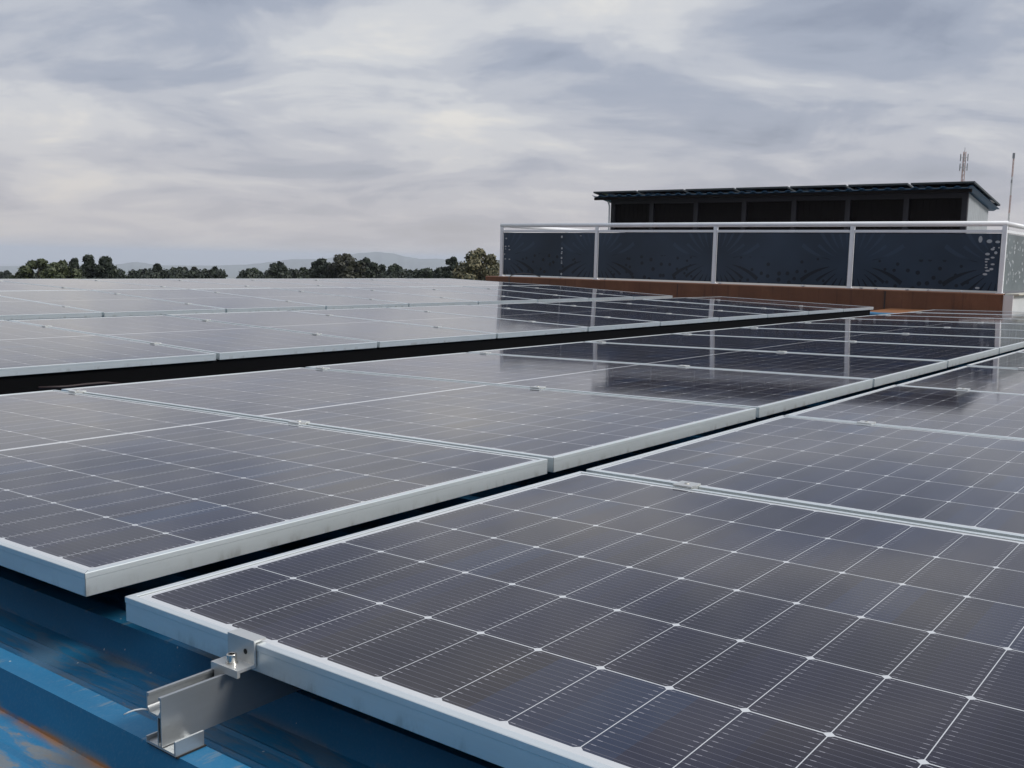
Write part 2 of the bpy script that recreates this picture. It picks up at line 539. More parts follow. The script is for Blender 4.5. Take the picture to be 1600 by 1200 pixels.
# name: (row word, origin, tilt, u offset of seam 0, first panel, last panel, y of panel's near edge, end counted from, clamp distances)
ROWS = {
    'D': ("front", (0, -0.0848, -0.0163), -0.0153, -0.0085, 0, 10, -PL, 'left', (-0.262, -1.50)),
    'B': ("second", (0, 0, 0), -0.0223, -0.0180, 0, 10, 0.0, 'left', (0.88, 2.07)),
    'A': ("third", (0, 2.9907, -0.0518), 0.0234, 2.4143, -1, 8, 0.0, 'right', (0.55, 1.70)),
    'A2': ("fourth", (0, 5.9817, -0.0207), 0.0391, 3.5457, -1, 7, 0.0, 'right', (0.55, 1.70)),
    'A3': ("back", (0, 8.2150, 0.0640), 0.0215, 3.5457, 0, 7, 0.0, 'right', (0.45, 1.80)),
}


def solar_panel(mat, label, group, frame_me=None):
    t = empty("solar_panel", mat)
    tag(t, label, "solar panel", group)
    for nm, me in (("frame", frame_me or FRAME_ME), ("cell_sheet", GLASS_ME)):
        o = bpy.data.objects.new(nm, me)
        COL.objects.link(o); o.parent = t
    return t


def clamp_meshes():
    bm = bmesh.new()
    hw, hl = 0.0215, 0.022
    prof = [(-hw, 0.0004), (-0.0085, 0.0004), (-0.0085, -0.012), (0.0085, -0.012), (0.0085, 0.0004), (hw, 0.0004), (hw, 0.0040), (hw - 0.001, 0.0048), (0.0075, 0.0048), (0.0060, 0.0036), (-0.0060, 0.0036), (-0.0075, 0.0048), (-hw + 0.001, 0.0048), (-hw, 0.0040)]
    extrude_profile(bm, prof, 'y', -hl, hl)
    me = bpy.data.meshes.new("plate"); bmesh.ops.recalc_face_normals(bm, faces=bm.faces); bm.to_mesh(me); bm.free(); me.materials.append(MAT_CLAMP)
    b2 = bmesh.new()
    tube(b2, [(0, 0, 0.0030), (0, 0, 0.0066)], 0.0055, 14)
    me2 = bpy.data.meshes.new("bolt"); bmesh.ops.recalc_face_normals(b2, faces=b2.faces); b2.to_mesh(me2); b2.free(); me2.materials.append(MAT_STEEL)
    return me, me2


PLATE_ME, BOLT_ME = clamp_meshes()


def rail_profile(cy, ztop):
    """open C channel, 26 mm wide and 47 mm tall, hollow under the slot"""
    w, h = 0.0140, 0.0585
    z = lambda d: ztop - d
    o = [(-w, 0), (-w + 0.0045, 0), (-w + 0.0045, 0.003), (-w + 0.0018, 0.003), (-w + 0.0018, 0.016), (-w + 0.006, 0.022), (w - 0.006, 0.022),
         (w - 0.0018, 0.016), (w - 0.0018, 0.003), (w - 0.0045, 0.003), (w - 0.0045, 0), (w, 0), (w, h), (w - 0.0016, h), (w - 0.0016, 0.0245), (w - 0.0062, 0.0245), (w - 0.0062, h), (w - 0.0078, h), (w - 0.0078, 0.0245), (-w + 0.0035, 0.0245), (-w, 0.017)]
    # mirrored so that the deep web is the one on the -y side
    return [(cy - y, z(d)) for y, d in o]


for key, (rw, org, t, u0, k0, k1, ynear, end, cds) in ROWS.items():
    T = tilt_matrix(org, t)
    pitch = {'B': PITCH_NEAR + 0.0008, 'D': PITCH_NEAR}.get(key, PITCH)
    n = k1 - k0 + 1
    for k in range(k0, k1 + 1):
        i = k - k0 if end == 'left' else k1 - k
        jit = Matrix.Rotation(rng.uniform(-0.0012, 0.0012), 4, 'Y') @ Matrix.Rotation(rng.uniform(-0.0008, 0.0008), 4, 'X')
        mat = T @ Matrix.Translation((u0 + k * pitch + 0.010, ynear, rng.uniform(-0.0006, 0.0006))) @ jit
        if key == 'D' and i == 0:
            lab = "nearest solar panel, filling the lower right, with the end clamp on its left frame"
        elif key == 'B' and i == 0:
            lab = "solar panel at the near left corner of the second row, overhanging the blue roof"
        else:
            lab = f"dark silver-framed solar panel, {ORD[i]} from the {'near left' if end == 'left' else 'far right'} end of the {rw} row"
        solar_panel(mat, lab, f"solar panels in the {rw} row")
        if k < k1:
            for ci, d in enumerate(cds):
                if key == 'D' and ci == 1: continue
                if key == 'A3' and ci == 0 and k > 3: continue
                cm = T @ Matrix.Translation((u0 + (k + 1) * pitch, d, 0.0))
                c = empty("panel_clamp", cm)
                j = i if end == 'left' else i - 1
                near = 'nearer' if ci == 0 else 'farther'
                tag(c, f"small aluminium clamp, {rw} row, between {ORD[j]} and {ORD[j + 1]} panels from the {end}, {near} rail", "clamp", "clamps between the panels")
                for nm, me in (("plate", PLATE_ME), ("bolt", BOLT_ME)):
                    o = bpy.data.objects.new(nm, me); COL.objects.link(o); o.parent = c
    for ci, d in enumerate(cds):
        bm = bmesh.new()
        ua = u0 + k0 * pitch - (0.1065 if key == 'D' and ci == 0 else -0.02)
        ub = u0 + (k1 + 1) * pitch - 0.03
        cy = d if key != 'D' or ci else -0.331 + 0.0848
        extrude_profile(bm, rail_profile(cy, -PH - 0.0008), 'x', ua, ub)
        o = obj("mounting_rail", bm, MAT_RAIL, matrix=T)
        if key == 'D' and ci == 0:
            tag(o, "aluminium mounting rail sticking out under the nearest panel, open channel on top", "rail", "mounting rails under the panels")
        else:
            tag(o, f"aluminium mounting rail under the {rw} row of panels, {'nearer' if ci == 0 else 'farther'} of its two", "rail", "mounting rails under the panels")

# near-black strip added to paint the gap below the third row as deep shade
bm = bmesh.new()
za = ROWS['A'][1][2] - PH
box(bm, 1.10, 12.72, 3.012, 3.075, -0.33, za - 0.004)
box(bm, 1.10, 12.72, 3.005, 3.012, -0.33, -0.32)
o = obj("gap_shade_strip", bm, simple("gap_shade_black", (0.003, 0.003, 0.0035), 0.9, spec=0.1))
tag(o, "near-black strip added as deep shade in the gap under the third row's front frames", "beam", kind="thing")

def on_v(px, py, v):
    d = RIGHT * ((px - 800) / 1568.3) + DOWN * ((py - 600) / 1568.3) + FWD
    return CAM + d * ((v - CAM.y) / d.y)


for nm, col, pts, lab in (("red", (0.012, 0.002, 0.002), ((60, 606), (105, 604), (135, 600.5), (165, 598), (195, 601)), "dark red solar cable sagging in the black gap at the left"),):
    bm = bmesh.new()
    tube(bm, [on_v(x, y, 2.95) for x, y in pts], 0.006, 8)
    o = obj("cable", bm, simple("cable_" + nm, col, 0.5), smooth=True)
    tag(o, lab, "cable")

# ------------------------------------------------------------------ near end clamp, bolt, foot and cable tie
TD = tilt_matrix(ROWS['D'][1], ROWS['D'][2])
ec = empty("end_clamp", TD @ Matrix.Translation((-0.0085, -0.2580, 0)))
tag(ec, "stepped aluminium end clamp with hex bolt gripping the nearest panel's left frame", "clamp")
bm = bmesh.new()
t_ = 0.0032
extrude_profile(bm, [(-0.0185, -0.0354), (-0.0185, -0.0262), (0.0068, -0.0262), (0.0068, 0.0035), (0.025, 0.0035), (0.025, 0.0006), (0.0093, 0.0006), (0.0093, -0.0298),
                     (-0.0145, -0.0298), (-0.0145, -0.0354)], 'y', -0.0255, 0.0255)
extrude_profile(bm, [(-0.0183, -0.056), (-0.0183, -0.0356), (-0.0147, -0.0356), (-0.0147, -0.056)], 'y', 0.0040, 0.0200)
bmesh.ops.bevel(bm, geom=[e for e in bm.edges if e.calc_face_angle(0) > 1.0], offset=0.0006, segments=2, affect='EDGES')
bracket = obj("bracket", bm, MAT_CLAMP, ec)
bm = bmesh.new()
tube(bm, [(0.0064, -0.009, -0.0130), (0.00675, -0.009, -0.0130)], 0.0034, 16)
hole = obj("hole", bm, simple("dark_hole", (0.01, 0.01, 0.01), 0.9), bracket)
bolt = empty("bolt"); bolt.parent = ec; bolt.location = (-0.0060, 0.001, -0.0262)
bm = bmesh.new()
seg = 28
prof = [(0.0064, 0.0), (0.0064, 0.0112), (0.0058, 0.0120), (0.0040, 0.0120)]
rings = [[bm.verts.new((r * math.cos(2 * math.pi * i / seg), r * math.sin(2 * math.pi * i / seg), z)) for i in range(seg)] for r, z in prof]
hexr = []
for i in range(seg):
    a = 2 * math.pi * i / seg
    s6 = math.cos(math.pi / 6) / math.cos((a % (math.pi / 3)) - math.pi / 6)
    hexr.append((0.0037 * s6 * math.cos(a), 0.0037 * s6 * math.sin(a)))
rings.append([bm.verts.new((x, y, 0.0118)) for x, y in hexr])
rings.append([bm.verts.new((x, y, 0.0055)) for x, y in hexr])
for a, b in zip(rings, rings[1:]):
    for i in range(seg): bm.faces.new((a[i], a[(i + 1) % seg], b[(i + 1) % seg], b[i]))
bm.faces.new(rings[-1])
obj("bolt_head", bm, MAT_STEEL, bolt)
bm = bmesh.new()
tube(bm, [(0, 0, 0.0001), (0, 0, 0.0014)], 0.0075, 24)
obj("washer", bm, MAT_STEEL, bolt)

foot = empty("rail_foot", Matrix.Translation((0, -0.331, 0)))
tag(foot, "short hollow aluminium foot carrying the rail end on the blue roof rib", "bracket")
zb = roof_z(-0.331) + 0.0025
bm = bmesh.new()
box(bm, -0.114, -0.076, -0.0400, 0.018, zb, zb + 0.0028)
box(bm, -0.114, -0.076, -0.0400, -0.0372, zb + 0.0028, zb + 0.0175)
box(bm, -0.114, -0.076, 0.0155, 0.018, zb + 0.0028, zb + 0.0075)
obj("channel", bm, MAT_RAIL, foot)
bm = bmesh.new()
box(bm, -0.113, -0.074, -0.0415, 0.017, zb - 0.0022, zb)
obj("rubber_pad", bm, MAT_RUBBER, foot)

bm = bmesh.new()
tube(bm, [(-0.1135, -0.3190, -0.0700), (-0.121, -0.3165, -0.0672), (-0.128, -0.314, -0.0668), (-0.134, -0.311, -0.0680), (-0.139, -0.309, -0.0700)], [0.0011, 0.0011, 0.001, 0.0009, 0.0007], 6)
ct = obj("plastic_strap", bm, simple("white_nylon", (0.55, 0.58, 0.60), 0.4), smooth=True)
tag(ct, "thin white plastic strap end poking out beside the rail end", "strap")

# ------------------------------------------------------------------ terrace with brown kerb
MAT_WHITEWALL = simple("white_render", (0.62, 0.64, 0.66), 0.75, var=0.10, scale=1.5, bump=0.15)


def mat_kerb():
    mt, nt, b = material("brown_kerb_paint")
    pos = N(nt, 'ShaderNodeNewGeometry').outputs['Position']
    a = NOISE(nt, MAPV(nt, pos, (1, 1.0, 0.7)), 2.2, 5, 0.65)
    st = NOISE(nt, MAPV(nt, pos, (3, 9, 0.6)), 1.6, 4, 0.6)
    c = RAMP(nt, a, [(0.3, (0.115, 0.050, 0.027)), (0.55, (0.155, 0.068, 0.036)), (0.8, (0.205, 0.095, 0.053))])
    c = MIX(nt, M(nt, 'MULTIPLY', SMOOTH(nt, st, 0.54, 0.68), 0.45), c, (0.055, 0.028, 0.020))
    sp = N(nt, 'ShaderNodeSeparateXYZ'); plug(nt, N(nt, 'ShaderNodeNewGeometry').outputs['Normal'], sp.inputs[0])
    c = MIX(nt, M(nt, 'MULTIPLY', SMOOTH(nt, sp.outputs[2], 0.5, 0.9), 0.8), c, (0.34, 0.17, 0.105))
    plug(nt, c, b.inputs['Base Color'])
    b.inputs['Roughness'].default_value = 0.75
    bp = N(nt, 'ShaderNodeBump'); bp.inputs['Strength'].default_value = 0.3; bp.inputs['Distance'].default_value = 0.01
    plug(nt, NOISE(nt, pos, 18, 5, 0.6), bp.inputs['Height']); plug(nt, bp.outputs[0], b.inputs['Normal'])
    return mt


MAT_KERB = mat_kerb()
UR = 14.5375
ZK = 0.146
terrace = empty("roof_terrace", Matrix.Translation((UR, 6.2, -3.5)))
tag(terrace, "raised roof terrace block with white side wall behind the solar panels", "terrace")
inv = terrace.matrix_world.inverted()


def into(parent_inv, bm):
    bmesh.ops.transform(bm, matrix=parent_inv, verts=bm.verts)
    return bm


bm = bmesh.new(); box(bm, 14.47, 27.0, 1.63, 10.86, -7.0, 0.128)
obj("body", into(inv, bm), MAT_WHITEWALL, terrace)
bm = bmesh.new(); box(bm, 14.66, 26.98, 1.75, 10.80, 0.128, 0.134)
obj("floor_finish", into(inv, bm), simple("terrace_tiles", (0.30, 0.29, 0.28), 0.6, var=0.15, scale=3), terrace)
bm = bmesh.new(); box(bm, 14.45, 27.0, 1.56, 1.745, 0.1285, 0.150, 0.006)
obj("coping", into(inv, bm), simple("cream_coping", (0.55, 0.53, 0.47), 0.75, var=0.15, scale=4), terrace)

kerb = bpy.data.objects.new("kerb", None)
bm = bmesh.new()
kp = []
extrude_profile(bm, [(14.40, -0.26), (14.40, 0.134), (14.414, ZK), (14.655, ZK), (14.655, 0.1285), (14.468, 0.1285), (14.468, -0.26)], 'y', 1.752, 10.93)
for v in bm.verts:
    if v.co.y > 5 and v.co.z < 0.13: v.co.y -= 0.0
jn = []
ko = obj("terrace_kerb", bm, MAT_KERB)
bpy.data.objects.remove(kerb)
tag(ko, "rusty brown painted kerb along the foot of the glass railing", "kerb")
bm = bmesh.new()
for vj, w in ((3.35, 0.010), (6.78, 0.006)):
    box(bm, 14.3975, 14.402, vj - w, vj + w, -0.15, 0.125)
obj("joint", bm, simple("kerb_joint", (0.04, 0.035, 0.035), 0.8), ko)
bm = bmesh.new()
box(bm, 14.41, 14.62, 1.628, 1.75, -0.28, 0.1282, 0.0)
obj("end_block", into(inv, bm), MAT_WHITEWALL, terrace)

# pale droppings and chips along the kerb top
chips = []
for i, v in enumerate((8.25, 6.02, 4.62, 3.72, 3.50, 3.05, 2.75, 9.2, 2.3)):
    bm = bmesh.new()
    bmesh.ops.create_icosphere(bm, subdivisions=2, radius=0.022 + 0.008 * rng.random())
    for q in bm.verts:
        q.co *= 1 + rng.uniform(-0.25, 0.25); q.co.z *= 0.6
    o = obj("mortar_chip", bm, MAT_WHITEWALL, matrix=Matrix.Translation((14.44, v, ZK + 0.012)))
    tag(o, "small pale mortar chip lying on the brown kerb edge below the glass railing", "chip", "mortar chips along the kerb")

bm = bmesh.new()
tube(bm, [(14.392, 10.30, -0.12), (14.390, 10.34, 0.02), (14.40, 10.36, 0.13), (14.44, 10.33, 0.172), (14.47, 10.22, 0.20), (14.46, 10.06, 0.215), (14.47, 9.86, 0.205), (14.50, 9.7, 0.165)], 0.010, 8)
cb = obj("cable", bm, simple("grey_cable", (0.07, 0.07, 0.075), 0.6), smooth=True)
tag(cb, "grey cable looping over the brown kerb at the railing's left corner", "cable")

# ------------------------------------------------------------------ glass railing
MAT_WHITEMETAL = simple("white_powder_coat", (0.82, 0.84, 0.87), 0.35, var=0.05, scale=3)


POST_V = [10.648, 8.4995, 6.190, 3.935, 1.823]


def mat_pane(name, col, rough, axis=1, centres=()):
    """tinted glass with an etched print: strokes that fan out from each post at mid height and rows of dots"""
    mt, nt, b = material(name)
    pos = N(nt, 'ShaderNodeNewGeometry').outputs['Position']
    f = NOISE(nt, pos, 0.9, 3, 0.5)
    c = RAMP(nt, f, [(0.3, tuple(q * 0.7 for q in col)), (0.7, tuple(q * 1.3 for q in col))])
    if centres:
        sp = N(nt, 'ShaderNodeSeparateXYZ'); plug(nt, pos, sp.inputs[0])
        y, z = sp.outputs[axis], sp.outputs[2]
        d = None
        for q in centres:
            e = M(nt, 'ABSOLUTE', M(nt, 'SUBTRACT', y, q))
            d = e if d is None else M(nt, 'MINIMUM', d, e)
        zz = M(nt, 'SUBTRACT', z, 0.52)
        r = M(nt, 'SQRT', M(nt, 'ADD', M(nt, 'MULTIPLY', d, d), M(nt, 'MULTIPLY', M(nt, 'MULTIPLY', zz, zz), 1.6)))
        th = M(nt, 'ABSOLUTE', M(nt, 'ARCTAN2', zz, d))
        sw = M(nt, 'ADD', M(nt, 'MULTIPLY', th, 4.3), M(nt, 'MULTIPLY', M(nt, 'POWER', r, 1.6), -1.3))
        idx = M(nt, 'FLOOR', sw)
        fr = M(nt, 'FRACT', sw)
        wn = N(nt, 'ShaderNodeTexWhiteNoise', noise_dimensions='1D')
        plug(nt, M(nt, 'ADD', idx, 3.0), wn.inputs['W'])
        r0 = M(nt, 'ADD', 0.22, M(nt, 'MULTIPLY', wn.outputs['Value'], 0.14))
        r1 = M(nt, 'ADD', 0.62, M(nt, 'MULTIPLY', wn.outputs['Value'], 0.28))
        wid = M(nt, 'MULTIPLY', M(nt, 'SUBTRACT', r, 0.15), 0.42)
        stroke = M(nt, 'LESS_THAN', M(nt, 'ABSOLUTE', M(nt, 'SUBTRACT', fr, 0.5)), M(nt, 'MINIMUM', wid, 0.17))
        stroke = M(nt, 'MULTIPLY', stroke, M(nt, 'MULTIPLY', M(nt, 'GREATER_THAN', r, r0), M(nt, 'LESS_THAN', r, r1)))
        stroke = M(nt, 'MULTIPLY', stroke, M(nt, 'GREATER_THAN', th, 0.16))
        vo = N(nt, 'ShaderNodeTexVoronoi', voronoi_dimensions='2D')
        cc = N(nt, 'ShaderNodeCombineXYZ'); plug(nt, y, cc.inputs[0]); plug(nt, z, cc.inputs[1])
        plug(nt, cc.outputs[0], vo.inputs['Vector']); vo.inputs['Scale'].default_value = 6.0; vo.inputs['Randomness'].default_value = 0.9
        zone = M(nt, 'MULTIPLY', M(nt, 'LESS_THAN', M(nt, 'ABSOLUTE', M(nt, 'SUBTRACT', th, 0.32)), 0.34), M(nt, 'GREATER_THAN', r, 0.42))
        dots = M(nt, 'MULTIPLY', M(nt, 'LESS_THAN', vo.outputs['Distance'], M(nt, 'ADD', 0.07, M(nt, 'MULTIPLY', r, 0.12))), zone)
        dots = M(nt, 'MULTIPLY', dots, M(nt, 'LESS_THAN', z, 0.60))
        low = SMOOTH(nt, z, 0.66, 0.56)
        pat = M(nt, 'MAXIMUM', stroke, dots)
        c = MIX(nt, M(nt, 'MULTIPLY', M(nt, 'MULTIPLY', pat, low), 0.75), c, tuple(q * 0.12 for q in col))
        c = MIX(nt, M(nt, 'MULTIPLY', M(nt, 'MULTIPLY', stroke, M(nt, 'SUBTRACT', 1.0, low)), 0.45), c, tuple(q * 1.8 for q in col))
    plug(nt, c, b.inputs['Base Color'])
    b.inputs['Roughness'].default_value = rough
    b.inputs['IOR'].default_value = 1.45
    return mt


MAT_PANE = mat_pane("dark_tinted_glass", (0.024, 0.040, 0.066), 0.25, 1, POST_V)
MAT_PANE_SIDE = mat_pane("pale_frosted_glass", (0.115, 0.14, 0.15), 0.4)
MAT_FLECK = simple("bright_glass_flecks", (0.38, 0.41, 0.44), 0.5)  # pale discs painted as bright sky seen through clear bits of the print

rail = empty("glass_railing", Matrix.Translation((UR, 6.2, ZK)))
tag(rail, "white railing with dark patterned glass panes round the terrace", "railing")
rinv = rail.matrix_world.inverted()
SIDE_END = 19.0


def add_post(u, v):
    bm = bmesh.new()
    box(bm, u - 0.03, u + 0.03, v - 0.03, v + 0.03, ZK + 0.001, 1.085, 0.004)
    o = obj("post", into(rinv, bm), MAT_WHITEMETAL, rail)
    bm = bmesh.new()
    box(bm, u - 0.036, u + 0.05, v - 0.05, v + 0.05, ZK + 0.0005, ZK + 0.008)
    obj("base_plate", into(rinv, bm), MAT_WHITEMETAL, o)


for v in POST_V: add_post(UR, v)
side_posts = [16.75, SIDE_END]
for u in side_posts:
    add_post(u, POST_V[0]); add_post(u, POST_V[-1])
bm = bmesh.new()
tube(bm, [(SIDE_END, POST_V[0], 1.110), (UR, POST_V[0], 1.110)], 0.036, 16)
obj("handrail", into(rinv, bm), MAT_WHITEMETAL, rail, True)
bm = bmesh.new()
tube(bm, [(UR, POST_V[0] + 0.03, 1.110), (UR, POST_V[-1] - 0.03, 1.110)], 0.037, 16)
obj("handrail", into(rinv, bm), MAT_WHITEMETAL, rail, True)
bm = bmesh.new()
tube(bm, [(UR, POST_V[-1], 1.110), (SIDE_END, POST_V[-1], 1.110)], 0.036, 16)
obj("handrail", into(rinv, bm), MAT_WHITEMETAL, rail, True)


def disc(bm, y, z, r, x, ry=None):
    n = 12
    ry = ry or r
    vs = [bm.verts.new((x, y + r * math.cos(2 * math.pi * i / n), z + ry * math.sin(2 * math.pi * i / n))) for i in range(n)]
    vt = [bm.verts.new((x + 0.0012, v.co.y, v.co.z)) for v in vs]
    bm.faces.new(vs); bm.faces.new(vt[::-1])
    for i in range(n): bm.faces.new((vs[i], vs[(i + 1) % n], vt[(i + 1) % n], vt[i]))


ZG0, ZG1 = 0.178, 0.975
for i in range(4):
    va, vb = POST_V[i] - 0.034, POST_V[i + 1] + 0.034
    bm = bmesh.new()
    box(bm, UR - 0.018, UR + 0.018, vb + 0.0005, va - 0.0005, 0.984, 1.024, 0.004)
    obj("mid_rail", into(rinv, bm), MAT_WHITEMETAL, rail)
    bm = bmesh.new()
    box(bm, UR - 0.005, UR + 0.005, vb + 0.004, va - 0.004, ZG0, ZG1)
    pane = obj("glass_pane", into(rinv, bm), MAT_PANE, rail)
    if i in (0, 3):
        bm = bmesh.new()
        if i == 3:
            spots = [(1532, 374, 5, 9), (1546, 377, 7, 5), (1559, 378, 6, 3.5), (1551, 389.5, 5, 3), (1553, 387, 3, 2), (1543, 397, 6, 3.5), (1556, 395, 4, 4), (1551, 402.5, 5, 2.5), (1542.5, 405, 6, 2.2),
                     (1541, 409, 3.5, 2.2), (1541, 414, 2.5, 2), (1551, 413, 5, 2.5), (1541, 418, 4, 2), (1549, 420.5, 5, 3), (1543, 423, 6, 2.5), (1539, 428.5, 6, 3), (1527, 450, 6, 2.8), (1561, 387, 2, 2)]
        else:
            spots = [(791, 372.5, 4, 3), (790, 385, 4.5, 2.5), (795, 384.5, 3.5, 2), (790, 389, 3, 1.5), (796, 390, 4, 2), (788.5, 397, 3, 2.5), (789.5, 404.5, 4, 2), (796, 405, 4, 2), (907.5, 368.5, 4, 1),
                     (878, 370, 4, 4.5), (878, 388, 3.2, 4), (878, 393.5, 3, 2.5), (877.5, 396, 3.2, 2.5), (877.5, 403, 3.5, 4), (877.5, 408, 2.6, 1.6), (877.5, 411, 3.4, 2.4), (877, 428, 3.5, 4)]
        for sx, sy, sw, sh in spots:
            d = RIGHT * ((sx - 800) / 1568.3) + DOWN * ((sy - 600) / 1568.3) + FWD
            p = CAM + d * ((UR - 0.0072 - CAM.x) / d.x)
            k = p.x - CAM.x
            disc(bm, p.y, p.z, sw / 2 * 0.0103, UR - 0.0085, sh / 2 * 0.0103)
        obj("bright_flecks", into(rinv, bm), MAT_FLECK, pane)
# returns along both sides
for vv, mt in ((POST_V[0], MAT_PANE), (POST_V[-1], MAT_PANE_SIDE)):
    for ua, ub in ((UR, 16.75), (16.75, SIDE_END)):
        bm = bmesh.new(); box(bm, ua + 0.036, ub - 0.036, vv - 0.018, vv + 0.018, 0.984, 1.024, 0.004)
        obj("mid_rail", into(rinv, bm), MAT_WHITEMETAL, rail)
        bm = bmesh.new(); box(bm, ua + 0.04, ub - 0.04, vv - 0.005, vv + 0.005, ZG0, ZG1)
        pane = obj("glass_pane", into(rinv, bm), mt, rail)
        if vv < 5 and ua == UR:
            bm = bmesh.new()
            prn = random.Random(5)
            for q in range(60):
                uu = prn.uniform(ua + 0.08, ub - 0.1); zz = prn.choice((prn.uniform(0.3, 0.55), prn.uniform(0.55, 0.9)))
                n = 8; r1, r2 = prn.uniform(0.015, 0.04), prn.uniform(0.012, 0.03)
                vs = [bm.verts.new((uu + r1 * math.cos(2 * math.pi * s / n), vv - 0.0068, zz + r2 * math.sin(2 * math.pi * s / n))) for s in range(n)]
                vt = [bm.verts.new((v.co.x, vv - 0.0056, v.co.z)) for v in vs]
                bm.faces.new(vs); bm.faces.new(vt[::-1])
                for s in range(n): bm.faces.new((vs[s], vs[(s + 1) % n], vt[(s + 1) % n], vt[s]))
            obj("bright_flecks", into(rinv, bm), MAT_FLECK, pane)

# ------------------------------------------------------------------ shed on the terrace
SV0, SV1, SU0, SU1 = 3.52, 11.31, 19.5, 21.17
RV0, RV1 = 3.36, 11.62
zs = lambda u: 1.955 - 0.135 * (u - 19.2)
shed = empty("roof_shed", Matrix.Translation((20.3, 7.4, 0.14)))
tag(shed, "long dark shed with lean-to roof standing on the terrace behind the railing", "shed")
sinv = shed.matrix_world.inverted()
MAT_SHEDDARK = simple("dark_shed_sheet", (0.009, 0.007, 0.007), 0.75, var=0.2, scale=4, spec=0.15)
MAT_SHEDPOST = simple("grey_blue_steel", (0.022, 0.021, 0.028), 0.6, var=0.15, scale=4)
MAT_SHEDWALL = simple("pale_sheet_wall", (0.36, 0.385, 0.41), 0.5, var=0.10, scale=2)
MAT_SHEDROOF = simple("dark_sheet_roof", (0.030, 0.10, 0.19), 0.45, var=0.2, scale=2)
ZF = 0.136
lines = [11.27, 10.24, 9.13, 7.99, 6.884, 5.764, 4.63, 3.57]
for v in lines:
    bm = bmesh.new(); w = 0.05
    box(bm, SU0 - 0.02, SU0 + 0.06, v - w, v + w, ZF, zs(SU0) - 0.03)
    obj("post", into(sinv, bm), MAT_SHEDPOST, shed)
bm = bmesh.new(); box(bm, SU0 - 0.025, SU0 + 0.055, SV0 - 0.003, SV1 + 0.003, zs(SU0) - 0.11, zs(SU0) - 0.018)
obj("top_beam", into(sinv, bm), MAT_SHEDPOST, shed)
for a, b in zip(lines, lines[1:]):
    bm = bmesh.new()
    box(bm, SU0 + 0.05, SU0 + 0.07, b + 0.051, a - 0.051, ZF, zs(SU0) - 0.112)
    for k in range(1, 8):
        yv = b + 0.05 + (a - b - 0.1) * k / 8
        box(bm, SU0 + 0.044, SU0 + 0.0495, yv - 0.008, yv + 0.008, ZF + 0.01, zs(SU0) - 0.12)
    obj("dark_panel", into(sinv, bm), MAT_SHEDDARK, shed)
for v, s in ((SV0, -1), (SV1, 1)):
    bm = bmesh.new()
    n = 24
    prev = None
    for k in range(n + 1):
        u = SU0 + 0.062 + (SU1 - SU0 - 0.062) * k / n
        off = s * (0.012 if k % 2 else 0.0)
        cur = (bm.verts.new((u, v + off, ZF)), bm.verts.new((u, v + off, zs(u) - 0.022)), bm.verts.new((u, v - s * 0.03, ZF)), bm.verts.new((u, v - s * 0.03, zs(u) - 0.022)))
        if prev:
            bm.faces.new((prev[0], cur[0], cur[1], prev[1])); bm.faces.new((prev[2], prev[3], cur[3], cur[2]))
            bm.faces.new((prev[1], cur[1], cur[3], prev[3]))
        prev = cur
    obj("side_wall", into(sinv, bm), MAT_SHEDWALL, shed)
bm = bmesh.new(); box(bm, SU1 - 0.03, SU1, SV0 + 0.001, SV1 - 0.001, ZF, zs(SU1) - 0.022)
obj("back_wall", into(sinv, bm), MAT_SHEDWALL, shed)
bm = bmesh.new()
rows = []
n = int((RV1 - RV0) / 0.05)
for u in (19.13, 21.36):
    top, bot = [], []
    for k in range(n + 1):
        v = RV0 + (RV1 - RV0) * k / n
        dz = 0.032 if (k % 5) in (0, 1) else 0.0
        top.append(bm.verts.new((u, v, zs(u) + dz))); bot.append(bm.verts.new((u, v, zs(u) + dz - 0.010)))
    rows.append((top, bot))
for j in (0, 1):
    for k in range(n):
        bm.faces.new((rows[0][j][k], rows[0][j][k + 1], rows[1][j][k + 1], rows[1][j][k]))
for e in (0, 1):
    for k in range(n):
        bm.faces.new((rows[e][0][k], rows[e][0][k + 1], rows[e][1][k + 1], rows[e][1][k]))
obj("roof_sheet", into(sinv, bm), MAT_SHEDROOF, shed)
bm = bmesh.new()
box(bm, 19.17, 19.21, RV0 + 0.03, RV1 - 0.03, zs(19.19) - 0.075, zs(19.19) - 0.012)
obj("eave_beam", into(sinv, bm), MAT_SHEDDARK, shed)
bm = bmesh.new()
tube(bm, [(19.44, 11.335, ZF), (19.44, 11.335, 1.76), (19.40, 11.35, 1.86)], 0.02, 8)
obj("downpipe", into(sinv, bm), MAT_WHITEMETAL, shed)
